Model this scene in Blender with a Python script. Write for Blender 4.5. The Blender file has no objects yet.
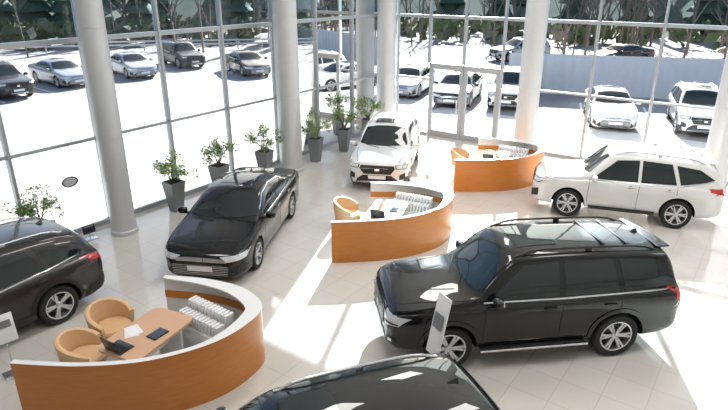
import bpy, bmesh, math, random
from mathutils import Vector, Matrix
from mathutils.bvhtree import BVHTree
random.seed(7)
S = bpy.context.scene
S.view_settings.view_transform = 'Standard'

# ---------------------------------------------------------------- materials
MATS = {}
def mat(name, col, rough=.5, metal=0.0, coat=0.0, var=0.0, vscale=8.0, spec=.5, col2=None, bump=0.0):
    if name in MATS: return MATS[name]
    m = bpy.data.materials.new(name); m.use_nodes = True
    nt = m.node_tree; b = nt.nodes['Principled BSDF']
    b.inputs['Base Color'].default_value = (*col, 1)
    b.inputs['Roughness'].default_value = rough
    b.inputs['Metallic'].default_value = metal
    b.inputs['Coat Weight'].default_value = coat
    b.inputs['Coat Roughness'].default_value = .01
    b.inputs['Specular IOR Level'].default_value = spec
    if var > 0 or col2 or bump > 0:
        tc = nt.nodes.new('ShaderNodeTexCoord')
        nz = nt.nodes.new('ShaderNodeTexNoise'); nz.inputs['Scale'].default_value = vscale
        nz.inputs['Detail'].default_value = 4
        nt.links.new(tc.outputs['Object'], nz.inputs['Vector'])
        mx = nt.nodes.new('ShaderNodeMix'); mx.data_type = 'RGBA'
        c2 = col2 if col2 else tuple(max(0, c*(1-var)) for c in col)
        mx.inputs[6].default_value = (*col, 1); mx.inputs[7].default_value = (*c2, 1)
        nt.links.new(nz.outputs['Fac'], mx.inputs[0])
        nt.links.new(mx.outputs[2], b.inputs['Base Color'])
        if bump > 0:
            bp = nt.nodes.new('ShaderNodeBump'); bp.inputs['Strength'].default_value = bump
            nt.links.new(nz.outputs['Fac'], bp.inputs['Height'])
            nt.links.new(bp.outputs[0], b.inputs['Normal'])
    MATS[name] = m
    return m

def wood_mat(name, c1, c2, rough=.3, sc=3.0):
    m = bpy.data.materials.new(name); m.use_nodes = True
    nt = m.node_tree; b = nt.nodes['Principled BSDF']
    tc = nt.nodes.new('ShaderNodeTexCoord'); mp = nt.nodes.new('ShaderNodeMapping')
    mp.inputs['Scale'].default_value = (sc, sc, sc*9)
    nz = nt.nodes.new('ShaderNodeTexNoise'); nz.inputs['Scale'].default_value = 1.2; nz.inputs['Detail'].default_value = 6
    mx = nt.nodes.new('ShaderNodeMix'); mx.data_type = 'RGBA'
    mx.inputs[6].default_value = (*c1, 1); mx.inputs[7].default_value = (*c2, 1)
    nt.links.new(tc.outputs['Object'], mp.inputs[0]); nt.links.new(mp.outputs[0], nz.inputs['Vector'])
    nt.links.new(nz.outputs['Fac'], mx.inputs[0]); nt.links.new(mx.outputs[2], b.inputs['Base Color'])
    b.inputs['Roughness'].default_value = rough
    b.inputs['Coat Weight'].default_value = .2
    b.inputs['Coat Roughness'].default_value = .1
    MATS[name] = m
    return m

def glass_mat(name, tint):
    m = bpy.data.materials.new(name); m.use_nodes = True
    nt = m.node_tree; nt.nodes.clear()
    o = nt.nodes.new('ShaderNodeOutputMaterial'); t = nt.nodes.new('ShaderNodeBsdfTransparent')
    g = nt.nodes.new('ShaderNodeBsdfGlossy'); g.inputs['Roughness'].default_value = .01
    fr = nt.nodes.new('ShaderNodeFresnel'); fr.inputs['IOR'].default_value = 1.3
    mx = nt.nodes.new('ShaderNodeMixShader')
    t.inputs['Color'].default_value = (*tint, 1)
    nt.links.new(fr.outputs[0], mx.inputs[0]); nt.links.new(t.outputs[0], mx.inputs[1])
    nt.links.new(g.outputs[0], mx.inputs[2]); nt.links.new(mx.outputs[0], o.inputs[0])
    MATS[name] = m
    return m

BLACK = mat('paint_black', (.003, .003, .004), .4, 0, 1.0, spec=.1)
GRAPH = mat('paint_graphite', (.026, .022, .023), .35, .3, 1.0, spec=.3)
WHITE = mat('paint_white', (.68, .68, .67), .25, 0, 1.0)
SILVER = mat('paint_silver', (.42, .44, .47), .3, .6, 1.0)
CGLASS = mat('car_glass', (.012, .017, .019), .02, 0, 0, spec=.7)
CLAD = mat('black_plastic', (.018, .018, .020), .55, var=.3)
SEAM = mat('panel_gap', (.003, .003, .003), .8)
CHROME = mat('chrome', (.75, .76, .78), .12, 1.0)
RUB = mat('tyre_rubber', (.016, .016, .016), .75, var=.3, vscale=30)
ALLOY = mat('alloy', (.62, .63, .65), .25, .8)
ALLOYD = mat('alloy_dark', (.03, .03, .032), .3, .6)
HEADL = mat('headlamp', (.70, .74, .78), .06, .2, 1.0)
TAILL = mat('tail_lamp', (.45, .008, .008), .1, 0, 1.0)
PLATE = mat('plate_white', (.75, .76, .78), .4)
WELL = mat('wheel_well', (.005, .005, .005), .9)

# ---------------------------------------------------------------- mesh builder
class MB:
    def __init__(s): s.v = []; s.f = []; s.m = []; s.mats = []
    def mi(s, m):
        if m not in s.mats: s.mats.append(m)
        return s.mats.index(m)
    def add(s, vs, fs, m, M=None):
        o = len(s.v)
        if M is not None: vs = [M @ Vector(p) for p in vs]
        s.v += [tuple(p) for p in vs]
        k = s.mi(m)
        for f in fs: s.f.append(tuple(i+o for i in f)); s.m.append(k)
    def addbm(s, bm, m, M=None):
        bm.verts.index_update()
        s.add([v.co.copy() for v in bm.verts], [[v.index for v in f.verts] for f in bm.faces], m, M)
    def box(s, c, size, m, rz=0, bev=0, M=None, rot=None):
        bm = bmesh.new(); bmesh.ops.create_cube(bm, size=1)
        for v in bm.verts: v.co = Vector((v.co.x*size[0], v.co.y*size[1], v.co.z*size[2]))
        if bev > 0:
            bmesh.ops.bevel(bm, geom=bm.edges[:], offset=bev, segments=2, affect='EDGES', profile=.5)
        R = Matrix.Rotation(rz, 4, 'Z')
        if rot is not None: R = R @ rot
        T = Matrix.Translation(c) @ R
        if M is not None: T = M @ T
        s.addbm(bm, m, T); bm.free()
    def cyl(s, p0, p1, r0, r1, m, seg=16, caps=True, M=None):
        p0 = Vector(p0); p1 = Vector(p1); d = (p1-p0).normalized()
        a = d.orthogonal().normalized(); b = d.cross(a)
        vs = []
        for p, r in ((p0, r0), (p1, r1)):
            for i in range(seg):
                t = 2*math.pi*i/seg
                vs.append(p + (a*math.cos(t)+b*math.sin(t))*r)
        fs = [(i, (i+1) % seg, seg+(i+1) % seg, seg+i) for i in range(seg)]
        if caps: fs += [tuple(range(seg-1, -1, -1)), tuple(range(seg, 2*seg))]
        s.add(vs, fs, m, M)
    def lathe(s, prof, m, M=None, seg=32, close=False):
        vs = []; n = len(prof)
        for i in range(seg):
            t = 2*math.pi*i/seg
            for r, z in prof: vs.append((r*math.cos(t), r*math.sin(t), z))
        fs = []
        for i in range(seg):
            j = (i+1) % seg
            for k in range(n-1 if not close else n):
                k2 = (k+1) % n
                fs.append((i*n+k, j*n+k, j*n+k2, i*n+k2))
        s.add(vs, fs, m, M)
    def tube(s, pts, r, m, seg=8, M=None):
        for a, b in zip(pts[:-1], pts[1:]): s.cyl(a, b, r, r, m, seg, True, M)
    def ell(s, c, r, m, M=None, u=16, v=10, p=1.0):
        bm = bmesh.new(); bmesh.ops.create_uvsphere(bm, u_segments=u, v_segments=v, radius=1)
        for q in bm.verts:
            co = q.co
            f = lambda a: math.copysign(abs(a)**p, a)
            q.co = Vector((f(co.x)*r[0]+c[0], f(co.y)*r[1]+c[1], f(co.z)*r[2]+c[2]))
        s.addbm(bm, m, M); bm.free()
    def mesh(s, name, ang=.6):
        me = bpy.data.meshes.new(name); me.from_pydata(s.v, [], s.f)
        for m in s.mats: me.materials.append(m)
        me.polygons.foreach_set('material_index', s.m)
        me.polygons.foreach_set('use_smooth', [True]*len(s.f))
        me.update()
        bm = bmesh.new(); bm.from_mesh(me)
        for e in bm.edges:
            if len(e.link_faces) == 2:
                try:
                    if e.calc_face_angle() > ang: e.smooth = False
                except Exception: pass
        bm.to_mesh(me); bm.free()
        return me
    def obj(s, name, loc=(0, 0, 0), rz=0, ang=.6):
        o = bpy.data.objects.new(name, s.mesh(name, ang)); S.collection.objects.link(o)
        o.location = loc; o.rotation_euler = (0, 0, rz)
        return o

# ---------------------------------------------------------------- curves
def pchip(pts):
    pts = sorted(pts); X = [p[0] for p in pts]; Y = [p[1] for p in pts]; n = len(X)
    h = [X[i+1]-X[i] for i in range(n-1)]; d = [(Y[i+1]-Y[i])/h[i] for i in range(n-1)]
    m = [d[0]]+[0 if d[i-1]*d[i] <= 0 else 2*d[i-1]*d[i]/(d[i-1]+d[i]) for i in range(1, n-1)]+[d[-1]]
    def f(x):
        if x <= X[0]: return Y[0]
        if x >= X[-1]: return Y[-1]
        i = 0
        while x > X[i+1]: i += 1
        t = (x-X[i])/h[i]
        return ((2*t**3-3*t*t+1)*Y[i]+(t**3-2*t*t+t)*h[i]*m[i]+(-2*t**3+3*t*t)*Y[i+1]+(t**3-t*t)*h[i]*m[i+1])
    return f
def catmull(P, k):
    out = []
    n = len(P)
    for i in range(n-1):
        p0 = Vector(P[max(i-1, 0)]); p1 = Vector(P[i]); p2 = Vector(P[i+1]); p3 = Vector(P[min(i+2, n-1)])
        for j in range(k):
            t = j/k
            out.append(.5*((2*p1)+(p2-p0)*t+(2*p0-5*p1+4*p2-p3)*t*t+(3*p1-p0-3*p2+p3)*t**3))
    out.append(Vector(P[-1]))
    return out

# ---------------------------------------------------------------- cars
def patch(mb, bvh, poly, axis, m, off=.005, mirror=True, grid=.06):
    bm = bmesh.new()
    vs = [bm.verts.new((p[0], p[1], 0)) for p in poly]
    fc = bm.faces.new(vs); bm.normal_update()
    bmesh.ops.triangulate(bm, faces=bm.faces[:], quad_method='BEAUTY', ngon_method='EAR_CLIP')
    for k in (0, 1):
        lo = min(p[k] for p in poly); hi = max(p[k] for p in poly)
        g = math.ceil(lo/grid)*grid
        no = (1, 0, 0) if k == 0 else (0, 1, 0)
        while g < hi:
            co = (g, 0, 0) if k == 0 else (0, g, 0)
            bmesh.ops.bisect_plane(bm, geom=bm.verts[:]+bm.edges[:]+bm.faces[:], plane_co=co, plane_no=no, dist=1e-5)
            g += grid
    bm.verts.index_update()
    P = []
    for v in bm.verts:
        a, b = v.co.x, v.co.y
        if axis == 'y': o, d = Vector((a, 3, b)), Vector((0, -1, 0))
        elif axis == 'x+': o, d = Vector((5, a, b)), Vector((-1, 0, 0))
        elif axis == 'x-': o, d = Vector((-5, a, b)), Vector((1, 0, 0))
        else: o, d = Vector((a, b, 5)), Vector((0, 0, -1))
        hit, n, i, ds = bvh.ray_cast(o, d)
        if hit is None: P.append(None); continue
        if n.dot(d) > 0: n = -n
        P.append(hit + n*off)
    F = [[v.index for v in f.verts] for f in bm.faces]
    F = [f for f in F if all(P[i] is not None for i in f)]
    V = [p if p is not None else Vector((0, 0, .5)) for p in P]
    mb.add(V, F, m)
    if mirror: mb.add([(p[0], -p[1], p[2]) for p in V], [f[::-1] for f in F], m)
    bm.free()

def strip(pts, w):
    L = []; R = []
    n = len(pts)
    for i, p in enumerate(pts):
        a = Vector(pts[max(i-1, 0)]); b = Vector(pts[min(i+1, n-1)])
        t = (b-a).normalized(); nn = Vector((-t.y, t.x))
        L.append(Vector(p)+nn*w/2); R.append(Vector(p)-nn*w/2)
    return [tuple(p) for p in L]+[tuple(p) for p in reversed(R)]

def sym(pts):
    return [(a, b) for a, b in pts]+[(-a, b) for a, b in reversed(pts) if a > 1e-6]

def wheel(mb, x, y, r, side, style, tw=.24):
    M = Matrix.Translation((x, y, r)) @ Matrix.Rotation(-side*math.pi/2, 4, 'X')
    rr = r*.70; h = tw/2
    mb.lathe([(rr, -h*.9), (rr+.02, -h), (r*.93, -h), (r, -h*.7), (r, h*.7), (r*.93, h), (rr+.02, h), (rr, h*.9)], RUB, M, 36, True)
    mb.lathe([(rr+.004, h*.92), (rr-.018, h*.92), (rr-.03, .0), (rr-.03, -h*.9), (rr+.004, -h*.9)], ALLOY, M, 36)
    mb.lathe([(rr-.02, -.01), (.001, -.01)], ALLOYD, M, 24)
    mb.lathe([(rr*.62, .012), (rr*.6, .018), (.05, .018)], mat('brake_disc', (.2, .2, .2), .3, .9), M, 24)
    sm = ALLOY
    n = style
    for i in range(n):
        for da in ((-.13, .13) if n <= 6 else (0,)):
            a = 2*math.pi*i/n+da
            c, s_ = math.cos(a), math.sin(a)
            a0 = 2*math.pi*i/n+da*.4
            c0, s0 = math.cos(a0), math.sin(a0)
            w0, w1 = .022, .019
            p0 = Vector((c0*.04, s0*.04, h*.62)); p1 = Vector((c*(rr-.01), s_*(rr-.01), h*.82))
            t = Vector((-s_, c, 0))
            z = Vector((0, 0, .03))
            vs = [p0-t*w0, p0+t*w0, p1+t*w1, p1-t*w1, p0-t*w0-z, p0+t*w0-z, p1+t*w1-z, p1-t*w1-z]
            mb.add(vs, [(0, 1, 2, 3), (0, 4, 5, 1), (1, 5, 6, 2), (2, 6, 7, 3), (3, 7, 4, 0)], sm, M)
    mb.lathe([(.065, h*.4), (.06, h*.7), (.045, h*.78), (.001, h*.78)], sm, M, 16)

def build_car(sp, paint, name):
    zt = pchip(sp['top']); zs = pchip(sp['belt']); zb = pchip(sp['bot']); wf = pchip(sp['w'])
    x0 = sp['top'][0][0]; x1 = -x0
    X = []; x = x0
    while x < x1-1e-6:
        X.append(x)
        x += .012 if (x < x0+.1 or x > x1-.11) else (.025 if x < x0+.45 or x > x1-.3 else .05)
    X.append(x1)
    tum = sp.get('tumble', .25); cr = sp.get('crown', .04)
    rings = []
    for x in X:
        w = wf(x); b = zb(x); s = zs(x); t = max(zt(x), s+.02); h = s-b; g = t-s
        c = min(cr+.02, .4*g); r = min(.09, .3*g)
        yc = .935*w-tum*g
        P = [(0, b), (.5*w, b), (.84*w, b), (.95*w, b+.05), (.972*w, b+.22*h), (.975*w, b+.45*h), (1.0*w, b+.74*h), (.992*w, b+.88*h),
             (.965*w, s-.004), (.935*w-tum*.08*g, s+.08*g), (.935*w-tum*.5*g+.012*min(1, g), s+.48*g), (yc+tum*r, t-c-r), (yc-.25*r, t-c-.25*r),
             (yc-1.3*r, t-c*.85), (.6*yc, t-.35*c), (.3*yc, t-.08*c), (0, t)]
        H = catmull([(p[0], p[1]) for p in P], 3)
        ring = [(p.x, p.y) for p in H]
        ring[0] = (0, b); ring[-1] = (0, t)
        full = ring+[(-a, z) for a, z in reversed(ring[1:-1])]
        rings.append([(x, a, z) for a, z in full])
    n = len(rings[0])
    V = []; F = []
    for R in rings: V += R
    for i in range(len(rings)-1):
        for k in range(n):
            k2 = (k+1) % n
            F.append((i*n+k, (i+1)*n+k, (i+1)*n+k2, i*n+k2))
    def cap(R, base, dx, flip):
        nonlocal V, F
        cz = sum(p[2] for p in R)/n; x = R[0][0]
        prev = base
        for sc, d in ((.93, .6), (.6, 1.0), (.25, 1.1)):
            o = len(V)
            V += [(x+dx*d, p[1]*sc, cz+(p[2]-cz)*sc) for p in R]
            for k in range(n):
                k2 = (k+1) % n
                q = (prev+k, o+k, o+k2, prev+k2)
                F.append(q if not flip else q[::-1])
            prev = o
        o = len(V); V.append((x+dx*1.1, 0, cz))
        for k in range(n):
            q = (prev+k, o, prev+(k+1) % n)
            F.append(q if not flip else q[::-1])
    cap(rings[0], 0, -.015, True); cap(rings[-1], (len(rings)-1)*n, .015, False)
    bvh = BVHTree.FromPolygons([Vector(p) for p in V], F)
    me = bpy.data.meshes.new('tmp'); me.from_pydata(V, [], F)
    bm = bmesh.new(); bm.from_mesh(me); bmesh.ops.recalc_face_normals(bm, faces=bm.faces[:]); bm.to_mesh(me); bm.free()
    ob = bpy.data.objects.new('tmp', me); S.collection.objects.link(ob)
    cb = MB(); r = sp['r']; R = r+sp.get('gap', .055); W = max(p[1] for p in sp['w'])
    wx = (sp['xf'], sp['xr'])
    for xw in wx:
        for sd in (1, -1):
            cb.cyl((xw, sd*(W-.36), r+.02), (xw, sd*(W+.3), r+.02), R, R, WELL, 48)
    co = cb.obj('tmpc')
    bm = bmesh.new(); bm.from_mesh(co.data); bmesh.ops.recalc_face_normals(bm, faces=bm.faces[:]); bm.to_mesh(co.data); bm.free()
    md = ob.modifiers.new('b', 'BOOLEAN'); md.object = co; md.operation = 'DIFFERENCE'; md.solver = 'EXACT'
    bpy.context.view_layer.update()
    dg = bpy.context.evaluated_depsgraph_get()
    em = ob.evaluated_get(dg).to_mesh()
    mb = MB()
    vs = [v.co.copy() for v in em.vertices]
    fp = []; fw = []
    for p in em.polygons:
        inn = any(all((vs[i].x-xw)**2+(vs[i].z-r-.02)**2 <= (R+.004)**2 for i in p.vertices) for xw in wx)
        (fw if inn else fp).append(list(p.vertices))
    mb.add(vs, fp, paint); mb.add(vs, fw, WELL)
    ob.evaluated_get(dg).to_mesh_clear()
    bpy.data.objects.remove(ob); bpy.data.objects.remove(co)
    for ax, poly, m, off, mir in sp['patches']:
        patch(mb, bvh, poly, ax, paint if m == 'paint' else m, off, mir)
    for xw in wx:
        aw = sp.get('flare', 0)
        if aw:
            ri = R-.002; ro = R+aw
            a0 = .03
            arc = [a0+(math.pi-2*a0)*i/28 for i in range(29)]
            for q in range(28):
                a, b_ = arc[q], arc[q+1]
                poly = [(xw+ro*math.cos(a), r+.02+ro*math.sin(a)), (xw+ro*math.cos(b_), r+.02+ro*math.sin(b_)),
                        (xw+ri*math.cos(b_), r+.02+ri*math.sin(b_)), (xw+ri*math.cos(a), r+.02+ri*math.sin(a))]
                patch(mb, bvh, poly, 'y', sp['flarem'] if sp['flarem'] != 'paint' else paint, .014, True, 1.0)
        for sd in (1, -1):
            wheel(mb, xw, sd*(W-.135), r, sd, sp.get('spokes', 6))
    for hx, hz in sp['handles']:
        yy = bvh.ray_cast(Vector((hx, 3, hz)), Vector((0, -1, 0)))[0].y
        for sd in (1, -1):
            mb.box((hx, sd*(yy+.02), hz), (.2, .03, .028), sp.get('handlem', paint) or paint, bev=.008)
            mb.ell((hx, sd*(yy+.002), hz-.005), (.06, .006, .03), SEAM)
    mx, mz = sp['mirror']; my = wf(mx)
    for sd in (1, -1):
        mb.ell((mx, sd*(my+.10), mz), (.075, .115, .08), paint, p=.75)
        mb.ell((mx-.05, sd*(my+.10), mz), (.03, .095, .062), CHROME, p=.7)
        mb.box((mx, sd*(my-.02), mz-.055), (.07, .14, .035), CLAD, bev=.01)
    wz = sp['wiper']
    for yy in (-.1, .45):
        bx = wz[0]-.16
        mb.tube([(wz[0]+.02, yy, zt(wz[0]+.02)+.01), (bx, yy-.45, zt(bx)-.0)], .008, CLAD, 5)
    if 'rail' in sp:
        ra, rb, ry, rm, rh = sp['rail']
        for sd in (1, -1):
            pts = []
            for i in range(13):
                x = ra+(rb-ra)*i/12
                hz = bvh.ray_cast(Vector((x, ry, 4)), Vector((0, 0, -1)))[0].z
                e = min(i, 12-i)
                pts.append((x, sd*(ry), hz+(rh if e > 1 else (rh*.75 if e == 1 else 0))))
            mb.tube(pts, .019, rm, 8)
            for i in (0, 6, 12):
                mb.box((pts[i][0], pts[i][1], pts[i][2]-(rh*.5 if i == 6 else 0)), (.1, .04, rh if i == 6 else .03), rm, bev=.008)
    if sp.get('fin', True):
        fx = sp['roofrear']; fz = zt(fx)
        mb.add([(fx+.1, -.02, fz-.005), (fx+.1, .02, fz-.005), (fx-.06, .025, fz-.005), (fx-.06, -.025, fz-.005), (fx-.05, 0, fz+.06), (fx+.0, 0, fz+.045)],
               [(0, 1, 5), (1, 2, 4, 5), (2, 3, 4), (3, 0, 5, 4)], paint)
    if 'extra' in sp: sp['extra'](mb, bvh, zt, wf, paint)
    return mb

def doors(xs, z0, z1):
    out = []
    for x in xs: out.append(('y', strip([(x, z0), (x+.0, (z0+z1)/2), (x-.01, z1)], .011), SEAM, .002, True))
    return out
def slats(y0, y1, z0, z1, n, m=CHROME, off=.012, t=.014):
    o = []
    for i in range(n):
        z = z0+(z1-z0)*(i+.5)/n
        y = y0+(y1-y0)*(i+.5)/n
        o.append(('x+', [(-y, z-t/2), (y, z-t/2), (y, z+t/2), (-y, z+t/2)], m, off, False))
    return o
def rect(y0, y1, z0, z1): return [(y0, z0), (y1, z0), (y1, z1), (y0, z1)]

def spec_big():
    P = []
    P += [('y', [(.86, 1.19), (.74, 1.30), (.30, 1.69), (-.26, 1.72), (-.28, 1.18)], CGLASS, .006, True),
          ('y', [(-.37, 1.18), (-.35, 1.72), (-1.14, 1.71), (-1.28, 1.19)], CGLASS, .006, True),
          ('y', [(-1.38, 1.20), (-1.25, 1.70), (-1.92, 1.66), (-2.10, 1.36), (-2.12, 1.24)], CGLASS, .006, True),
          ('y', strip([(.95, 1.155), (-.3, 1.15), (-2.1, 1.18)], .022), CHROME, .007, True),
          ('x+', sym([(.0, 1.255), (.5, 1.262), (.76, 1.29), (.70, 1.50), (.63, 1.745), (.3, 1.785), (0, 1.79)]), CGLASS, .006, False),
          ('x-', sym([(0, 1.24), (.64, 1.25), (.58, 1.66), (.5, 1.70), (0, 1.72)]), CGLASS, .006, False),
          ('x+', sym([(.47, .62), (.50, .92), (.45, 1.0)]), CHROME, .006, False),
          ('x+', sym([(.44, .65), (.465, .91), (.42, .975)]), CLAD, .012, False),
          ('x+', [(.52, .99), (.52, .81), (.62, .78), (.85, .83), (.905, .98)], HEADL, .007, True),
          ('x+', [(.54, .84), (.55, .80), (.84, .845), (.85, .87)], ALLOYD, .011, True),
          ('x+', sym([(.62, .43), (.52, .58)]), CLAD, .006, False),
          ('x+', rect(.66, .80, .50, .60), CLAD, .006, True),
          ('x+', rect(.70, .76, .52, .57), HEADL, .012, True),
          ('x+', sym([(.62, .46), (.60, .49)]), CHROME, .012, False),
          ('x+', rect(-.26, .26, .49, .60), PLATE, .016, False),
          ('x+', rect(-.07, .07, .78, .86), CHROME, .03, False),
          ('x-', [(.66, .86), (.66, 1.2), (.84, 1.22), (.90, .86)], TAILL, .007, True),
          ('y', [(-2.34, .95), (-2.26, .98), (-2.24, 1.18), (-2.3, 1.18)], TAILL, .007, True),
          ('x-', rect(-.26, .26, .78, .89), PLATE, .012, False),
          ('x-', sym([(.7, .42), (.7, .6)]), CLAD, .006, False),
          ('z', strip([(2.28, .60), (1.6, .74), (1.22, .80)], .012), SEAM, .003, True),
          ('z', strip([(1.9, .28), (1.3, .42)], .03), 'paint', .012, True),
          ('z', rect(-.35, .3, -.4, .4), CGLASS, .006, False)]
    for i in range(7):
        y = .06+i*.06
        P.append(('x+', rect(y-.008, y+.008, .66, .95), CHROME, .018, True))
    P += doors([.93, -.32, -1.30], .42, 1.14)
    P.append(('y', strip([(.93, .42), (-.85, .42)], .012), SEAM, .002, True))
    def extra(mb, bvh, zt, wf, paint):
        for sd in (1, -1):
            mb.box((.1, sd*.93, .36), (1.75, .16, .035), CLAD, bev=.012)
            mb.box((.1, sd*1.005, .365), (1.78, .02, .04), CHROME, bev=.008)
        for x in (-1.1, -1.5):
            mb.box((x, 0, zt(x)-.0), (.05, 1.0, .02), paint, bev=.008)
        mb.box((-2.08, 0, zt(-2.08)+.005), (.22, 1.16, .03), paint, bev=.012)
    return dict(top=[(-2.42, 1.0), (-2.36, 1.14), (-2.16, 1.70), (-2.06, 1.80), (-1.2, 1.86), (0, 1.88), (.33, 1.85), (.48, 1.80), (1.14, 1.24), (1.3, 1.205), (1.9, 1.15), (2.25, 1.09), (2.36, 1.04), (2.42, .96)],
                belt=[(-2.42, .9), (-2.33, 1.10), (-1.5, 1.14), (.9, 1.10), (1.2, 1.09), (1.9, 1.05), (2.25, 1.0), (2.42, .86)],
                bot=[(-2.42, .5), (-2.3, .40), (-1.9, .34), (1.9, .34), (2.3, .38), (2.42, .44)],
                w=[(-2.42, .76), (-2.36, .86), (-2.2, .91), (-1.8, .94), (1.6, .94), (2.0, .93), (2.2, .88), (2.34, .80), (2.42, .70)],
                r=.385, xf=1.47, xr=-1.32, patches=P, flare=.07, flarem='paint', spokes=6, gap=.06,
                handles=[(-.12, 1.02), (-1.12, 1.02)], mirror=(.78, 1.24), wiper=(1.22, 0), rail=(-1.95, .35, .60, CLAD, .06), roofrear=-1.9, extra=extra)

def spec_mid():
    P = [('y', [(.92, 1.03), (.72, 1.16), (.26, 1.49), (-.26, 1.53), (-.28, 1.05)], CGLASS, .006, True),
         ('y', [(-.36, 1.05), (-.34, 1.53), (-.98, 1.52), (-1.22, 1.10)], CGLASS, .006, True),
         ('y', [(-1.32, 1.12), (-1.10, 1.50), (-1.50, 1.45), (-1.86, 1.22), (-1.80, 1.17)], CGLASS, .006, True),
         ('y', strip([(.98, 1.005), (-.3, 1.02), (-1.3, 1.09), (-1.85, 1.16)], .02), CHROME, .007, True),
         ('x+', sym([(0, 1.12), (.5, 1.13), (.75, 1.155), (.68, 1.35), (.60, 1.55), (.3, 1.60), (0, 1.61)]), CGLASS, .006, False),
         ('x-', sym([(0, 1.14), (.66, 1.16), (.58, 1.46), (.5, 1.50), (0, 1.52)]), CGLASS, .006, False),
         ('x+', sym([(.40, .59), (.53, .76), (.50, .84)]), CLAD, .006, False),
         ('x+', sym([(.64, .30), (.60, .44), (.42, .56)]), CLAD, .006, False),
         ('x+', sym([(.46, .31), (.42, .37)]), ALLOY, .012, False),
         ('x+', rect(-.26, .26, .44, .55), PLATE, .014, False),
         ('x+', rect(-.07, .07, .68, .75), CHROME, .02, False),
         ('x+', [(.53, .86), (.55, .76), (.84, .75), (.89, .87)], CLAD, .006, True),
         ('x+', [(.56, .85), (.58, .78), (.83, .77), (.87, .86)], HEADL, .011, True),
         ('x+', [(.66, .44), (.66, .60), (.82, .64), (.82, .44)], CLAD, .006, True),
         ('x-', [(.42, 1.0), (.44, 1.08), (.86, 1.08), (.90, .94), (.66, .95)], TAILL, .007, True),
         ('y', [(-2.24, .92), (-2.0, 1.0), (-1.96, 1.06), (-2.22, 1.07)], TAILL, .007, True),
         ('x-', rect(-.26, .26, .80, .91), PLATE, .012, False),
         ('x-', sym([(.78, .34), (.80, .56)]), CLAD, .008, False),
         ('y', [(.92, .27), (.92, .42), (-.86, .42), (-.86, .27)], CLAD, .012, True),
         ('y', [(2.2, .3), (2.18, .5), (1.86, .46), (1.86, .3)], CLAD, .010, True),
         ('y', [(-2.2, .34), (-2.2, .56), (-1.82, .44), (-1.82, .3)], CLAD, .010, True),
         ('z', strip([(2.12, .62), (1.6, .72), (1.15, .77)], .012), SEAM, .003, True),
         ('z', strip([(1.9, .30), (1.25, .46)], .03), 'paint', .010, True),
         ('z', rect(-.3, .25, -.38, .38), CGLASS, .006, False)]
    P += slats(.40, .49, .61, .80, 5, ALLOYD)
    P += doors([.93, -.32, -1.24], .43, 1.02)
    return dict(top=[(-2.3, .92), (-2.24, 1.08), (-2.0, 1.48), (-1.86, 1.58), (-1.1, 1.67), (-.2, 1.69), (.22, 1.67), (.38, 1.62), (1.12, 1.11), (1.3, 1.07), (1.8, 1.0), (2.1, .94), (2.24, .88), (2.3, .78)],
                belt=[(-2.3, .82), (-2.2, 1.03), (-1.5, 1.06), (0, 1.0), (.9, .97), (1.2, .96), (1.8, .90), (2.15, .84), (2.3, .70)],
                bot=[(-2.3, .42), (-2.2, .32), (-1.9, .25), (1.9, .24), (2.2, .27), (2.3, .33)],
                w=[(-2.3, .74), (-2.24, .84), (-2.1, .89), (-1.7, .925), (1.5, .925), (1.9, .91), (2.08, .86), (2.22, .78), (2.3, .68)],
                r=.36, xf=1.38, xr=-1.31, patches=P, flare=.065, flarem=CLAD, spokes=5,
                handles=[(-.14, .93), (-1.08, .96)], mirror=(.78, 1.08), wiper=(1.2, 0), rail=(-1.7, .2, .57, ALLOY, .055), roofrear=-1.65, tumble=.28)

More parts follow.
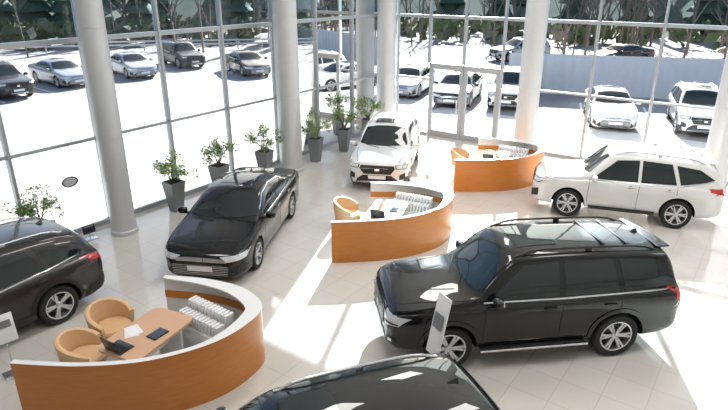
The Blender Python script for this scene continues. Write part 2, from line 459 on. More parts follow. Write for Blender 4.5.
def spec_seven():
    P = [('y', [(.88, 1.12), (.72, 1.24), (.28, 1.62), (-.26, 1.66), (-.28, 1.12)], CGLASS, .006, True),
         ('y', [(-.36, 1.12), (-.34, 1.66), (-1.05, 1.63), (-1.22, 1.14)], CGLASS, .006, True),
         ('y', [(-1.31, 1.15), (-1.16, 1.61), (-1.72, 1.55), (-2.08, 1.34), (-1.86, 1.26)], CGLASS, .006, True),
         ('y', strip([(.95, 1.09), (-.3, 1.09), (-1.3, 1.11), (-2.06, 1.30)], .024), CHROME, .007, True),
         ('x+', sym([(0, 1.21), (.5, 1.22), (.76, 1.25), (.69, 1.45), (.61, 1.68), (.3, 1.725), (0, 1.735)]), CGLASS, .006, False),
         ('x-', sym([(0, 1.24), (.64, 1.25), (.56, 1.58), (.5, 1.62), (0, 1.64)]), CGLASS, .006, False),
         ('x+', sym([(.36, .62), (.50, .84), (.48, .92)]), CLAD, .006, False),
         ('x+', sym([(.60, .40), (.5, .56)]), CLAD, .006, False),
         ('x+', rect(-.26, .26, .47, .58), PLATE, .014, False),
         ('x+', rect(-.07, .07, .74, .82), CHROME, .024, False),
         ('x+', [(.50, .97), (.52, .86), (.84, .87), (.905, .99)], CLAD, .006, True),
         ('x+', [(.53, .955), (.55, .88), (.83, .89), (.88, .975)], HEADL, .011, True),
         ('x+', [(.60, .42), (.62, .62), (.84, .72), (.82, .5)], CLAD, .006, True),
         ('x-', [(.42, .98), (.44, 1.1), (.86, 1.12), (.90, .98)], TAILL, .007, True),
         ('y', [(-2.33, 1.0), (-2.02, 1.05), (-1.98, 1.13), (-2.3, 1.14)], TAILL, .007, True),
         ('x-', rect(-.26, .26, .80, .91), PLATE, .012, False),
         ('z', strip([(2.22, .60), (1.6, .74), (1.18, .79)], .012), SEAM, .003, True),
         ('z', strip([(1.9, .28), (1.3, .44)], .03), 'paint', .012, True),
         ('y', [(.86, .36), (.86, .40), (-.80, .40), (-.80, .36)], CLAD, .010, True)]
    P += slats(.38, .50, .64, .90, 5, CHROME, t=.012)
    P += doors([.93, -.32, -1.24], .42, 1.09)
    def extra(mb, bvh, zt, wf, paint):
        for sd in (1, -1):
            mb.box((.05, sd*.93, .36), (1.65, .15, .04), CLAD, bev=.012)
        mb.box((-2.02, 0, zt(-2.02)+.0), (.22, 1.1, .035), paint, bev=.012)
    return dict(top=[(-2.4, 1.0), (-2.34, 1.15), (-2.12, 1.60), (-1.98, 1.70), (-1.2, 1.78), (-.1, 1.83), (.32, 1.80), (.47, 1.75), (1.13, 1.20), (1.3, 1.165), (1.9, 1.10), (2.2, 1.04), (2.34, .98), (2.4, .88)],
                belt=[(-2.4, .9), (-2.3, 1.08), (-1.5, 1.09), (.9, 1.05), (1.2, 1.04), (1.9, 1.0), (2.2, .94), (2.4, .80)],
                bot=[(-2.4, .5), (-2.3, .40), (-1.9, .33), (1.9, .32), (2.3, .34), (2.4, .40)],
                w=[(-2.4, .75), (-2.34, .85), (-2.18, .90), (-1.8, .93), (1.6, .93), (2.0, .915), (2.18, .87), (2.32, .78), (2.4, .68)],
                r=.385, xf=1.42, xr=-1.325, patches=P, flare=.06, flarem='paint', spokes=6,
                handles=[(-.12, 1.0), (-1.06, 1.0)], mirror=(.80, 1.17), wiper=(1.2, 0), rail=(-1.8, .3, .58, ALLOY, .055), roofrear=-1.8, extra=extra, tumble=.26)

def spec_sedan():
    P = [('y', [(.98, .955), (.80, 1.05), (.36, 1.27), (-.20, 1.33), (-.22, .985)], CGLASS, .006, True),
         ('y', [(-.29, .985), (-.27, 1.33), (-.80, 1.28), (-1.14, 1.12), (-1.20, 1.04)], CGLASS, .006, True),
         ('y', [(-1.23, 1.04), (-1.18, 1.10), (-1.42, 1.06)], CGLASS, .006, True),
         ('y', strip([(1.02, .935), (-.3, .965), (-1.2, 1.02), (-1.45, 1.04)], .018), CHROME, .007, True),
         ('y', strip([(.80, 1.08), (.36, 1.295), (-.20, 1.355), (-.80, 1.31), (-1.16, 1.14)], .016), CHROME, .007, True),
         ('x+', sym([(0, 1.0), (.45, 1.005), (.74, 1.02), (.68, 1.15), (.58, 1.32), (.3, 1.36), (0, 1.37)]), CGLASS, .006, False),
         ('x-', sym([(0, 1.13), (.45, 1.13), (.64, 1.12), (.56, 1.28), (.5, 1.34), (0, 1.38)]), CGLASS, .006, False),
         ('x+', sym([(.55, .56), (.56, .61), (.30, .635), (0, .64)]), CHROME, .006, False),
         ('x+', sym([(.60, .24), (.72, .32), (.56, .48), (.50, .52)]), CLAD, .006, False),
         ('x+', rect(-.26, .26, .36, .47), PLATE, .014, False),
         ('x+', rect(-.07, .07, .57, .63), CHROME, .02, False),
         ('x+', [(.40, .66), (.56, .57), (.86, .59), (.895, .71), (.7, .69)], HEADL, .007, True),
         ('x+', [(.72, .28), (.74, .46), (.84, .50), (.84, .3)], CLAD, .006, True),
         ('x-', [(.40, .88), (.42, .96), (.86, .98), (.90, .84), (.66, .84)], TAILL, .007, True),
         ('y', [(-2.36, .86), (-2.1, .93), (-2.05, .98), (-2.3, .96)], TAILL, .007, True),
         ('x-', rect(-.26, .26, .60, .71), PLATE, .012, False),
         ('z', strip([(2.2, .64), (1.8, .72), (1.25, .78)], .012), SEAM, .003, True),
         ('z', strip([(2.1, .24), (1.35, .42)], .03), 'paint', .010, True),
         ('z', strip([(-1.72, .62), (-2.3, .66)], .01), SEAM, .003, True),
         ('z', rect(-.45, .15, -.38, .38), CGLASS, .006, False),
         ('y', strip([(.98, .2), (-.85, .2)], .02), CHROME, .008, True)]
    P += slats(.56, .6, .27, .50, 6, CHROME, t=.008)
    P += doors([1.0, -.25, -1.15], .26, .95)
    return dict(top=[(-2.44, .80), (-2.38, 1.0), (-2.2, 1.075), (-1.75, 1.11), (-1.0, 1.36), (-.6, 1.43), (-.1, 1.445), (.28, 1.42), (.46, 1.37), (1.22, .99), (1.4, .95), (2.0, .84), (2.25, .77), (2.38, .70), (2.44, .60)],
                belt=[(-2.44, .72), (-2.3, .96), (-1.7, 1.0), (-.5, .95), (.9, .90), (1.3, .88), (2.0, .77), (2.3, .68), (2.44, .52)],
                bot=[(-2.44, .34), (-2.3, .24), (-1.9, .18), (1.9, .17), (2.3, .19), (2.44, .24)],
                w=[(-2.44, .72), (-2.38, .82), (-2.2, .88), (-1.7, .92), (1.4, .92), (1.9, .90), (2.15, .85), (2.34, .75), (2.44, .62)],
                r=.335, xf=1.47, xr=-1.355, patches=P, spokes=5, tumble=.42, gap=.04,
                handles=[(-.08, .86), (-1.0, .90)], handlem=CHROME, mirror=(.86, .99), wiper=(1.3, 0), roofrear=-.95)

def place(mb, name, x, y, deg, sc=1.0):
    o = mb.obj(name, (x, y, 0), math.radians(deg)); o.scale = (sc, sc, sc); return o
place(build_car(spec_big(), BLACK, 'suv'), 'suv', 2.67, 8.74, 187.5)
sedan = place(build_car(spec_sedan(), BLACK, 'sedan'), 'sedan', -2.93, 12.75, 262)
suv_g = place(build_car(spec_mid(), GRAPH, 'suv'), 'suv', -6.92, 8.45, 235)
suv_w = place(build_car(spec_mid(), WHITE, 'suv'), 'suv', .76, 18.05, 260, .97)
suv_s = place(build_car(spec_seven(), WHITE, 'suv'), 'suv', 6.80, 14.45, 161.5, .945)
suv_s.scale = (.93, .95, .975)
suv_b = place(build_car(spec_mid(), BLACK, 'suv'), 'suv', -.55, 4.70, 201)

def inst(src, x, y, deg, paint):
    o = bpy.data.objects.new('parked_car', src.data); S.collection.objects.link(o)
    o.location = (x, y, -.06); o.rotation_euler = (0, 0, math.radians(deg))
    o.material_slots[0].link = 'OBJECT'; o.material_slots[0].material = paint
for a in [(suv_g, -19.6, 31.6, -40, GRAPH), (sedan, -18.2, 35.2, -40, SILVER), (sedan, -15.2, 38.6, -50, SILVER), (suv_g, -13.2, 43, -50, GRAPH),  # silver on the left sedans paints in a washed-out brightness
          (sedan, -7.8, 39.5, -60, GRAPH), (sedan, 2.6, 32.4, 250, SILVER), (sedan, 4.9, 30.0, 250, GRAPH),
          (suv_w, 7.4, 29.2, 250, WHITE), (sedan, 10.8, 25.4, 255, WHITE), (suv_w, 14.0, 24.2, 250, WHITE), (sedan, 16.6, 21.6, 240, WHITE),
          (suv_g, 12, 46, 200, SILVER), (sedan, 19, 44, 200, GRAPH), (sedan, 26, 42, 200, WHITE)]:
    inst(*a)

# ---------------------------------------------------------------- room shell
ANG = math.atan2(.8146, .58)
U = Vector((math.cos(ANG), math.sin(ANG))); Wd = Vector((U.y, -U.x))
NL = Vector((U.y, -U.x)); NB = -U
C = Vector((.75, 23.9))
LT = 26.0; BK = 24.0; HT = 8.6
PL = C-U*LT; PB = C+Wd*BK
FRAME = mat('aluminium_frame', (.40, .42, .44), .4, .3, var=.1)
COLM = mat('column_paint', (.58, .59, .60), .35, .2, var=.06)
WALLM = mat('wall_white', (.80, .79, .78), .7, var=.05)
GL = glass_mat('glass_clear', (.95, .97, .98)); GT = glass_mat('glass_tinted', (.50, .63, .72))

fl = bpy.data.materials.new('floor_tile'); fl.use_nodes = True
nt = fl.node_tree; b = nt.nodes['Principled BSDF']
ge = nt.nodes.new('ShaderNodeNewGeometry'); mp = nt.nodes.new('ShaderNodeMapping'); mp.inputs['Rotation'].default_value = (0, 0, -ANG)
br = nt.nodes.new('ShaderNodeTexBrick'); br.offset = 0; br.squash = 1
br.inputs['Color1'].default_value = (.60, .57, .525, 1); br.inputs['Color2'].default_value = (.63, .60, .555, 1); br.inputs['Mortar'].default_value = (.47, .44, .41, 1)
br.inputs['Scale'].default_value = 1; br.inputs['Mortar Size'].default_value = .005; br.inputs['Brick Width'].default_value = .6; br.inputs['Row Height'].default_value = .6
nt.links.new(ge.outputs['Position'], mp.inputs[0]); nt.links.new(mp.outputs[0], br.inputs['Vector']); nt.links.new(br.outputs['Color'], b.inputs['Base Color'])
b.inputs['Roughness'].default_value = .08
b.inputs['Specular IOR Level'].default_value = .6

poly = [(PL.x, PL.y), (PL.x, -6), (PB.x, -6), (PB.x, PB.y), (C.x, C.y)]
def slab(name, poly, z0, z1, m):
    n = len(poly); mb = MB()
    mb.add([(x, y, z0) for x, y in poly]+[(x, y, z1) for x, y in poly],
           [tuple(range(n-1, -1, -1)), tuple(range(n, 2*n))]+[(i, (i+1) % n, n+(i+1) % n, n+i) for i in range(n)], m)
    return mb.obj(name)
slab('floor', poly, -.1, 0, fl)
slab('ceiling', poly, HT, HT+.2, WALLM)

def wbox(mb, org, d, nrm, a, b_, z0, z1, dep, m, inset=0, bev=0):
    c = org+d*((a+b_)/2)+nrm*inset
    mb.box((c.x, c.y, (z0+z1)/2), (abs(b_-a), dep, z1-z0), m, rz=math.atan2(d.y, d.x), bev=bev)
def pane(mb, org, d, a, b_, z0, z1, m):
    p = org+d*a; q = org+d*b_
    mb.add([(p.x, p.y, z0), (q.x, q.y, z0), (q.x, q.y, z1), (p.x, p.y, z1)], [(0, 1, 2, 3)], m)
wi = 1
ZT = 8.2
def bay(org, d, nrm, a, b_, lo=0.0):
    global wi
    mb = MB()
    if lo == 0:
        pane(mb, org, d, a, b_, .1, 2.2, GL); pane(mb, org, d, a, b_, 2.2, 4.5, GL)
        wbox(mb, org, d, nrm, a, b_, 0, .12, .14, FRAME)
        wbox(mb, org, d, nrm, a, b_, 2.17, 2.24, .10, FRAME)
    else:
        pane(mb, org, d, a, b_, lo, 4.5, GL)
    pane(mb, org, d, a, b_, 4.5, ZT, GT)
    wbox(mb, org, d, nrm, a, b_, 4.45, 4.56, .12, FRAME)
    wbox(mb, org, d, nrm, a, b_, ZT-.08, ZT, .12, FRAME)
    wbox(mb, org, d, nrm, a-.035, a+.035, lo, ZT, .16, FRAME)
    mb.obj('window_%d' % wi); wi += 1
t = 0
for i in range(12):
    bay(C, -U, NL, t, t+2.08); t += 2.08
ks = [0, .72, 2.15, 3.6, 5.1, 6.3, 8.2, 10.1, 12.0, 13.9, 15.8, 17.7, 19.6, 21.5, 23.4]
for a, b_ in zip(ks[:-1], ks[1:]):
    bay(C, Wd, NB, a, b_, 2.84 if a in (2.15, 3.6) else 0)
mb = MB(); wbox(mb, C, -U, NL, 0, LT, ZT, HT, .3, WALLM); wbox(mb, C, -U, NL, 24.96, LT, 0, ZT, .3, WALLM); mb.obj('wall_left')
mb = MB(); wbox(mb, C, Wd, NB, 0, BK, ZT, HT, .3, WALLM); wbox(mb, C, Wd, NB, 23.4, BK, 0, ZT, .3, WALLM); mb.obj('wall_back')
mb = MB(); mb.box((PL.x, (PL.y-6)/2, HT/2), (.2, PL.y+6, HT), WALLM); mb.obj('wall_left')
mb = MB(); mb.box((PB.x, (PB.y-6)/2, HT/2), (.2, PB.y+6, HT), WALLM); mb.obj('wall_right')
mb = MB(); mb.box(((PL.x+PB.x)/2, -6, HT/2), (PB.x-PL.x, .2, HT), WALLM); mb.obj('wall_front')
DFR = mat('door_frame', (.34, .36, .38), .4, .1, var=.05)
for di, (a, b_) in enumerate(((2.2, 3.62), (3.64, 5.06))):
    mb = MB()
    pane(mb, C, Wd, a+.08, b_-.08, .1, 2.7, GL)
    for q in (a+.07, b_-.07): wbox(mb, C, Wd, NB, q-.07, q+.07, 0, 2.78, .1, DFR)
    wbox(mb, C, Wd, NB, a, b_, 0, .25, .08, DFR); wbox(mb, C, Wd, NB, a, b_, 2.62, 2.82, .14, DFR)
    h = C+Wd*((b_-.18) if di == 0 else (a+.18))+NB*.1
    mb.cyl((h.x, h.y, .8), (h.x, h.y, 1.5), .018, .018, CHROME, 8)
    mb.obj('door_%d' % (di+1))
for (x, y, r) in ((-5.88, 13.05, .29), (-2.35, 18.0, .36), (.87, 23.2, .36), (5.55, 19.55, .36), (10.35, 16.3, .36), (-10.3, 7.3, .3), (15.0, 12.7, .4)):
    mb = MB(); M = Matrix.Translation((x, y, 0))
    mb.lathe([(r+.03, 0), (r+.03, .1), (r+.01, .12), (r, .12), (r, 2.4), (r-.006, 2.405), (r-.006, 2.42), (r, 2.425), (r, 4.8), (r-.006, 4.805), (r-.006, 4.82), (r, 4.825), (r, HT)], COLM, M, 40)
    mb.obj('column')

# ---------------------------------------------------------------- curved reception desks
WOODO = wood_mat('desk_veneer', (.66, .24, .04), (.48, .155, .022))
WOODL = wood_mat('table_veneer', (.66, .40, .24), (.58, .33, .18), .4)
DWH = mat('desk_white', (.78, .77, .75), .35, var=.04)
TAN = mat('tan_leather', (.72, .46, .25), .5, var=.12, vscale=12, bump=.05)
PAPER = mat('paper_white', (.82, .82, .82), .6, var=.03)
DARK = mat('electronics_black', (.015, .015, .017), .3, var=.2)
CANON = [(0, 0), (.9, -.06), (1.75, .06), (2.47, .45), (2.88, .98), (3.0, 1.5), (2.62, 2.03), (2.0, 2.34), (1.24, 2.49)]
DH = .97
def desk(k=1.0):
    mb = MB(); sp = catmull([(a*k, b_) for a, b_ in CANON], 8); n = len(sp)
    N = []
    for i in range(n):
        a = sp[max(i-1, 0)]; b_ = sp[min(i+1, n-1)]; t = (b_-a).normalized(); N.append(Vector((-t.y, t.x)))
    def sweep(o0, o1, z0, z1, mo, mi_, mt, i0=0, i1=None):
        i1 = n-1 if i1 is None else i1
        k = i1-i0+1
        f0 = o0 if callable(o0) else (lambda i: o0); f1 = o1 if callable(o1) else (lambda i: o1)
        V = []
        for i in range(i0, i1+1):
            p = sp[i]+N[i]*f0(i); q = sp[i]+N[i]*f1(i)
            V += [(p.x, p.y, z0), (p.x, p.y, z1), (q.x, q.y, z1), (q.x, q.y, z0)]
        for fc, m in (((0, 1), mo), ((1, 2), mt), ((2, 3), mi_), ((3, 0), mt)):
            mb.add(V, [(4*j+fc[0], 4*(j+1)+fc[0], 4*(j+1)+fc[1], 4*j+fc[1]) for j in range(k-1)], m)
        mb.add(V, [(0, 1, 2, 3), (4*(k-1)+3, 4*(k-1)+2, 4*(k-1)+1, 4*(k-1))], mt)
    sweep(0, .07, 0, DH-.03, WOODO, DWH, WOODO)
    led = lambda i: .075+.19*max(0, math.sin(math.pi*min(1, max(0, (i-22)/(n-22)))))
    sweep(-.012, led, DH-.03, DH, WOODO, DWH, DWH)
    sweep(.072, .082, .58, .72, WOODO, WOODO, WOODO, 30)
    sweep(.03, .05, 0, .06, ALLOYD, ALLOYD, ALLOYD)
    return mb
def tub_chair():
    mb = MB()
    mb.lathe([(.001, 0), (.22, 0), (.22, .015), (.04, .03), (.03, .05), (.03, .3), (.001, .3)], CHROME, None, 24)
    mb.lathe([(.001, .29), (.26, .29), (.29, .33), (.29, .42), (.26, .46), (.001, .475)], TAN, None, 28)
    K = 26; V = []
    for i in range(K):
        a = math.radians(180-115+230*i/(K-1)); e = abs(i/(K-1)-.5)*2
        top = .80-.20*e**2
        c, s_ = math.cos(a), math.sin(a)
        for r, z in ((.29, .28), (.33, .30), (.38, top-.03), (.375, top), (.34, top+.012), (.305, top), (.285, .46), (.28, .30)):
            V.append((r*c, r*s_, z))
    F = []
    for i in range(K-1):
        for k in range(8): F.append((i*8+k, (i+1)*8+k, (i+1)*8+(k+1) % 8, i*8+(k+1) % 8))
    F += [tuple(range(8)), tuple(range((K-1)*8+7, (K-1)*8-1, -1))]
    mb.add(V, F, TAN)
    return mb
def work_table():
    mb = MB()
    bm = bmesh.new(); bmesh.ops.create_cube(bm, size=1)
    for v in bm.verts: v.co = Vector((v.co.x*1.3, v.co.y*.82, v.co.z*.035))
    ve = [e for e in bm.edges if abs(e.verts[0].co.z-e.verts[1].co.z) > .01]
    bmesh.ops.bevel(bm, geom=ve, offset=.16, segments=6, affect='EDGES', profile=.5)
    mb.addbm(bm, WOODL, Matrix.Translation((0, 0, .735))); bm.free()
    for sx in (-1, 1):
        mb.box((sx*.45, 0, .36), (.05, .5, .715), DWH, bev=.008)
    mb.box((0, 0, .5), (.86, .03, .35), DWH)
    return mb
def laptop():
    mb = MB()
    mb.box((0, 0, .009), (.24, .34, .016), DARK, bev=.004)
    mb.box((-.15, 0, .115), (.012, .34, .23), DARK, bev=.004, rot=Matrix.Rotation(-.25, 4, 'Y'))
    mb.box((-.142, 0, .116), (.003, .31, .19), mat('screen_glass', (.05, .06, .08), .1), rot=Matrix.Rotation(-.25, 4, 'Y'))
    for r in range(4):
        for c in range(10): mb.box((-.06+r*.03, -.135+c*.03, .018), (.022, .024, .004), ALLOYD)
    return mb
def binders():
    mb = MB()
    mb.box((0, 0, .25), (1.0, .42, .50), DWH, bev=.01)
    for j in (0, 1):
        for i in range(12):
            mb.box((-.44+i*.08, -.1+.2*j, .50+.11+.06*j), (.05, .17, .22+.12*j), PAPER, bev=.006, rot=Matrix.Rotation(.1, 4, 'Y'))
    return mb
def deskset(sx, sy, phi, nch=2, kx=1.0):
    ph = math.radians(phi); R = Matrix.Rotation(ph, 2)
    def L(x, y): v = R @ Vector((x*kx, y)); return (sx+v.x, sy+v.y)
    desk(kx).obj('reception_desk', (sx, sy, 0), ph)
    x, y = L(1.38, 1.06); work_table().obj('work_table', (x, y, 0), ph+math.radians(66))
    x, y = L(1.14, .66); laptop().obj('laptop', (x, y, .753), ph+math.radians(60))
    k = MB(); k.box((0, 0, .01), (.20, .28, .014), DARK, bev=.004); k.box((0, 0, .018), (.17, .25, .003), mat('screen_glass', (.05, .06, .08), .1))
    x, y = L(1.56, 1.0); k.obj('tablet', (x, y, .753), ph+math.radians(150))
    pp = MB(); pp.box((0, 0, .003), (.21, .297, .005), PAPER); pp.box((.03, .02, .008), (.21, .297, .004), PAPER, rz=.3)
    x, y = L(1.16, 1.06) if nch == 2 else L(1.45, 1.40); pp.obj('paper_sheets', (x, y, .753), ph+.4)
    x, y = L(.58, 1.72); tub_chair().obj('tub_chair', (x, y, 0), ph+math.radians(-25))
    if nch == 2:
        x, y = L(.50, .90); tub_chair().obj('tub_chair', (x, y, 0), ph+math.radians(10))
    x, y = L(2.10, 1.62); binders().obj('binder_cabinet', (x, y, 0), ph+math.radians(-36))
deskset(-4.78, 6.52, 0, 2, 1.05)
deskset(-.70, 11.38, 9, 1, 1.03)
deskset(2.62, 15.95, 3, 1, 1.02)

# ---------------------------------------------------------------- potted plants
POT = mat('pot_grey', (.20, .205, .215), .45, var=.1); SOIL = mat('soil', (.04, .028, .018), .9, var=.5, vscale=40)
LEAF1 = mat('leaf_green', (.14, .27, .07), .45, var=.4, vscale=6); LEAF2 = mat('leaf_light', (.34, .48, .16), .45, var=.3, vscale=6)
BARK = mat('plant_bark', (.20, .14, .09), .8, var=.4, vscale=20)
def plant(seed):
    rnd = random.Random(seed); mb = MB()
    def sq(r, z): return [(r, r, z), (-r, r, z), (-r, -r, z), (r, -r, z)]
    V = sq(.13, 0)+sq(.22, .82)+sq(.195, .82)+sq(.19, .76)
    F = [(3, 2, 1, 0)]
    for l in range(3):
        for i in range(4): j = (i+1) % 4; F.append((l*4+i, l*4+j, l*4+4+j, l*4+4+i))
    mb.add(V, F, POT); mb.add(sq(.192, .77), [(0, 1, 2, 3)], SOIL)
    base = Vector((0, 0, .77)); clumps = []
    nb = 7
    for i in range(nb):
        a = i*2*math.pi/nb+rnd.uniform(-.4, .4); d = rnd.uniform(.22, .44); h = rnd.uniform(.28, .68)
        if i == 0: d = .05; h = .74
        tip = base+Vector((math.cos(a)*d, math.sin(a)*d, h)); midp = base+Vector((math.cos(a+.6)*d*.35, math.sin(a+.6)*d*.35, h*.5))
        mb.cyl(base, midp, .018, .013, BARK, 6); mb.cyl(midp, tip, .013, .006, BARK, 6)
        clumps.append((tip, rnd.uniform(.11, .16)))
        for q in range(3):
            t2 = tip+Vector((rnd.uniform(-.2, .2), rnd.uniform(-.2, .2), rnd.uniform(-.14, .1)))
            mb.cyl(midp.lerp(tip, .6), t2, .006, .003, BARK, 4); clumps.append((t2, rnd.uniform(.07, .11)))
    for c, r in clumps:
        for k in range(int(290*r/.15*.24)):
            v = Vector((rnd.gauss(0, 1), rnd.gauss(0, 1), rnd.gauss(0, .8))); v = v.normalized()*r*rnd.uniform(.4, 1.15)
            p = c+v; d = (v.normalized()+Vector((rnd.uniform(-.7, .7), rnd.uniform(-.7, .7), rnd.uniform(-.6, .5)))).normalized()
            s_ = d.cross(Vector((0, 0, 1)))
            if s_.length < .1: s_ = Vector((1, 0, 0))
            s_.normalize(); up = s_.cross(d); L = rnd.uniform(.05, .085); w = L*.3
            mb.add([p, p+d*L*.5+s_*w+up*.008, p+d*L, p+d*L*.5-s_*w+up*.008], [(0, 1, 2), (0, 2, 3)], LEAF1 if rnd.random() < .5 else LEAF2)
    return mb
for i, (x, y) in enumerate([(-5.04, 14.5), (-4.18, 15.94), (-3.11, 17.44), (-1.64, 19.0), (-.72, 20.25), (.15, 21.8), (-7.07, 11.65)]):
    plant(100+i).obj('potted_plant', (x, y, 0), ANG+.1*i)

# ---------------------------------------------------------------- sign stands
def stand(name, x, y, rz, h, w, hh, pm, z=0):
    mb = MB()
    mb.box((0, 0, .01), (.3, .26, .02), ALLOY, bev=.005)
    mb.cyl((0, 0, .02), (0, 0, h-hh*.5), .014, .014, ALLOY, 10)
    mb.box((0, .0, h-hh/2), (w, .025, hh), pm, bev=.006, rot=Matrix.Rotation(-.2, 4, 'X'))
    mb.box((0, -.016, h-hh/2+.08), (w*.7, .004, hh*.25), mat('sign_print', (.25, .26, .28), .5, var=.5, vscale=30), rot=Matrix.Rotation(-.2, 4, 'X'))
    return mb.obj(name, (x, y, z), rz)
stand('price_sign_stand', 1.08, 7.18, -1.1, 1.60, .3, .95, PAPER)
stand('price_sign_stand', -5.5, 7.55, .8, 1.05, .32, .45, PAPER)
stand('price_sign_stand', -6.55, 12.65, .9, .35, .3, .2, DARK)
mb = MB()
p = C-U*13.4+NL*.12
mb.lathe([(.001, 0), (.2, 0), (.2, .01), (.17, .012), (.001, .012)], mat('logo_plate', (.7, .7, .72), .3, .4), Matrix.Scale(.65, 4, (0, 1, 0)), 32)
mb.lathe([(.19, .011), (.2, .02), (.165, .02), (.155, .011)], mat('logo_ring', (.12, .12, .14), .3), Matrix.Scale(.65, 4, (0, 1, 0)), 32)
o = mb.obj('logo_sign', (p.x, p.y, 1.35)); o.rotation_euler = (math.radians(90), 0, ANG)

# ---------------------------------------------------------------- outdoors
ASPH = mat('parking_asphalt', (.22, .225, .24), .9, col2=(.36, .365, .375), vscale=.25)
LINE = mat('line_white', (.8, .8, .8), .8, var=.1)
mb = MB(); mb.add([(-160, -40, -.06), (160, -40, -.06), (160, 160, -.06), (-160, 160, -.06)], [(0, 1, 2, 3)], ASPH)
for i in range(14):
    mb.box((2+i*2.7-8, 29.5-i*1.1+4, -.058), (.1, 5, .004), LINE, rz=math.radians(-18))
for i in range(12):
    mb.box((-22+i*1.9, 29+i*2.0, -.058), (5, .1, .004), LINE, rz=math.radians(-42))
ROAD = mat('road_asphalt', (.12, .125, .135), .9, var=.2, vscale=.5)
mb.box((-30, 54, -.055), (60, 4.5, .006), ROAD, rz=math.radians(10))
PAV = mat('paving_light', (.62, .62, .62), .85, var=.12, vscale=1.5)
wbox(mb, C, -U, NL, -6, 26, -.06, -.045, 9, PAV, inset=-4.8)
wbox(mb, C, Wd, NB, 0, 26, -.06, -.043, 5, PAV, inset=-2.8)
mb.obj('ground')
mb = MB(); FEN = mat('fence_metal', (.55, .60, .68), .5, var=.1)
a = Vector((8.0, 32.5)); b_ = Vector((44, 22.5)); d = (b_-a); Ln = d.length; d.normalize(); nn = Vector((-d.y, d.x)); V = []; F = []
K = int(Ln/.12)
for i in range(K):
    p = a+d*(i*.12)+nn*(.03 if (i//2) % 2 else 0)
    V += [(p.x, p.y, -.06), (p.x, p.y, 2.05)]
for i in range(K-1): F.append((2*i, 2*i+2, 2*i+3, 2*i+1))
mb.add(V, F, FEN)
for i in range(0, K, 22):
    p = a+d*(i*.12)+nn*.08; mb.box((p.x, p.y, 1.0), (.08, .08, 2.15), FRAME)
mb.obj('metal_fence')
HILL = mat('hillside_scrub', (.30, .26, .20), .95, col2=(.14, .18, .11), vscale=.35)  # hillside and tree colours lightened to stand in for distance haze
mb = MB(); V = []; F = []; NA = 90
for i in range(NA+1):
    a = math.radians(150-120*i/NA)
    for j, (r, z) in enumerate(((72, -.1), (80, 3), (92, 8), (110, 14), (118, 15))):
        q = random.uniform(-1, 1)*(.8 if j else 0)
        V.append((math.cos(a)*r, math.sin(a)*r, z+q))
for i in range(NA):
    for j in range(4): F.append((i*5+j, (i+1)*5+j, (i+1)*5+j+1, i*5+j+1))
mb.add(V, F, HILL)
TRK = mat('tree_bark', (.24, .18, .14), .9, var=.4)
CON = mat('conifer_green', (.10, .16, .10), .8, var=.5, vscale=2)
BUSH = mat('shrub_green', (.14, .19, .08), .8, var=.5, vscale=3)
rnd = random.Random(3)
def branch(p, d, L, r, lev):
    q = p+d*L; mb.cyl(p, q, r, r*.6, TRK, 4 if lev < 2 else 3, False)
    if lev >= 3: return
    for k in range(4 if lev == 0 else 3):
        t = rnd.uniform(.35, 1); nd = (d+Vector((rnd.uniform(-.8, .8), rnd.uniform(-.8, .8), rnd.uniform(-.1, .5)))).normalized()
        branch(p.lerp(q, t), nd, L*rnd.uniform(.45, .65), r*.5, lev+1)
for i in range(150):
    a = math.radians(rnd.uniform(35, 140)); R_ = rnd.uniform(52, 76)
    if i % 3 == 0: a = math.radians(rnd.uniform(38, 72)); R_ = rnd.uniform(42, 60)
    branch(Vector((math.cos(a)*R_, math.sin(a)*R_, -.1)), Vector((rnd.uniform(-.08, .08), 0, 1)).normalized(), rnd.uniform(3, 6), rnd.uniform(.07, .14), 0)
for i in range(46):
    a = math.radians(rnd.uniform(30, 145)); R_ = rnd.uniform(66, 84); x, y = math.cos(a)*R_, math.sin(a)*R_; h = rnd.uniform(8, 13)
    mb.cyl((x, y, -.1), (x, y, h*.9), .15, .05, TRK, 5)
    for k in range(6):
        z = 1.2+(h-1.2)*k/6; rr = (1-k/6.5)*2.2
        mb.cyl((x, y, z), (x+rnd.uniform(-.2, .2), y, z+h/4.2), rr, .1, CON, 9, True)
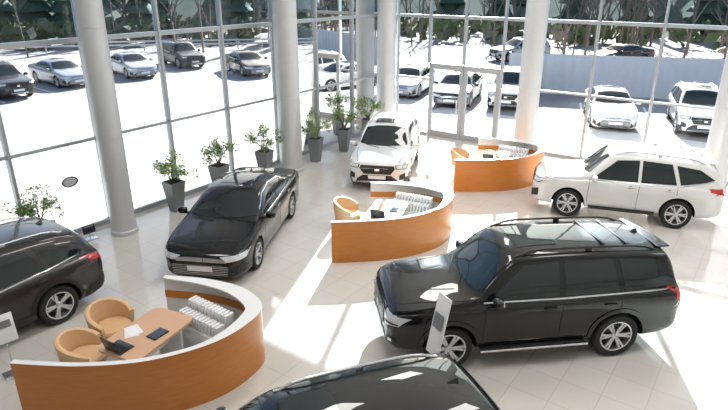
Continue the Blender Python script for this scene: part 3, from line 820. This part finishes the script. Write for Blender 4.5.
for i in range(260):
    a = math.radians(rnd.uniform(30, 145)); R_ = rnd.uniform(60, 74); x, y = math.cos(a)*R_, math.sin(a)*R_
    for q in range(14):
        s_ = rnd.uniform(.3, .9); c = Vector((x+rnd.uniform(-1, 1), y+rnd.uniform(-1, 1), rnd.uniform(.1, 1.8)))
        n1 = Vector((rnd.uniform(-1, 1), rnd.uniform(-1, 1), rnd.uniform(-.5, 1))).normalized(); t1 = n1.orthogonal().normalized()*s_; t2 = n1.cross(t1)
        mb.add([c-t1, c+t2*.6, c+t1, c-t2*.6], [(0, 1, 2, 3)], BUSH if rnd.random() < .6 else HILL)
for z in (.45, .75): mb.box((-28, 50.5, z), (64, .05, .14), SILVER, rz=math.radians(10))
for i in range(16):
    q = -31+i*4; mb.box((-28+q*math.cos(.1745), 50.5+q*math.sin(.1745), .4), (.1, .1, .9), FRAME)
mb.obj('wooded_roadside')

# ---------------------------------------------------------------- light
w = bpy.data.worlds.new('sky'); S.world = w; w.use_nodes = True; nt = w.node_tree
sk = nt.nodes.new('ShaderNodeTexSky'); sk.sky_type = 'NISHITA'; sk.sun_disc = False
EL = 28
sk.sun_elevation = math.radians(EL); sk.sun_rotation = math.radians(12); sk.dust_density = 2
bg = nt.nodes['Background']; bg.inputs[1].default_value = .23
nt.links.new(sk.outputs[0], bg.inputs[0])
sd = bpy.data.lights.new('sun', 'SUN'); sd.energy = 21; sd.angle = .008; sd.color = (1, .96, .91)
so = bpy.data.objects.new('sun', sd); S.collection.objects.link(so)
el = math.radians(EL); dv = Vector((-.21, -.98, 0)).normalized()*math.cos(el)+Vector((0, 0, -math.sin(el)))
so.rotation_euler = dv.to_track_quat('-Z', 'Y').to_euler()
for i, (x, y) in enumerate(((-6, 7), (0, 5), (6, 7), (-1, 12), (5, 12), (2, 18), (12, 8))):  # unseen area fills added under the ceiling to brighten the interior
    l = bpy.data.lights.new('ceiling_fill', 'AREA'); l.shape = 'RECTANGLE'; l.size = 3; l.size_y = 1.2; l.energy = 150; l.color = (1, .97, .94)
    o = bpy.data.objects.new('ceiling_fill', l); S.collection.objects.link(o); o.location = (x, y, 8.5); o.rotation_euler = (0, 0, ANG)

cam = bpy.data.cameras.new('camera'); co = bpy.data.objects.new('camera', cam); S.collection.objects.link(co)
co.location = (0, 0, 5.8); co.rotation_euler = (math.radians(90-21.3), 0, 0)
cam.sensor_width = 36; cam.lens = 28.68; cam.clip_end = 500
S.camera = co
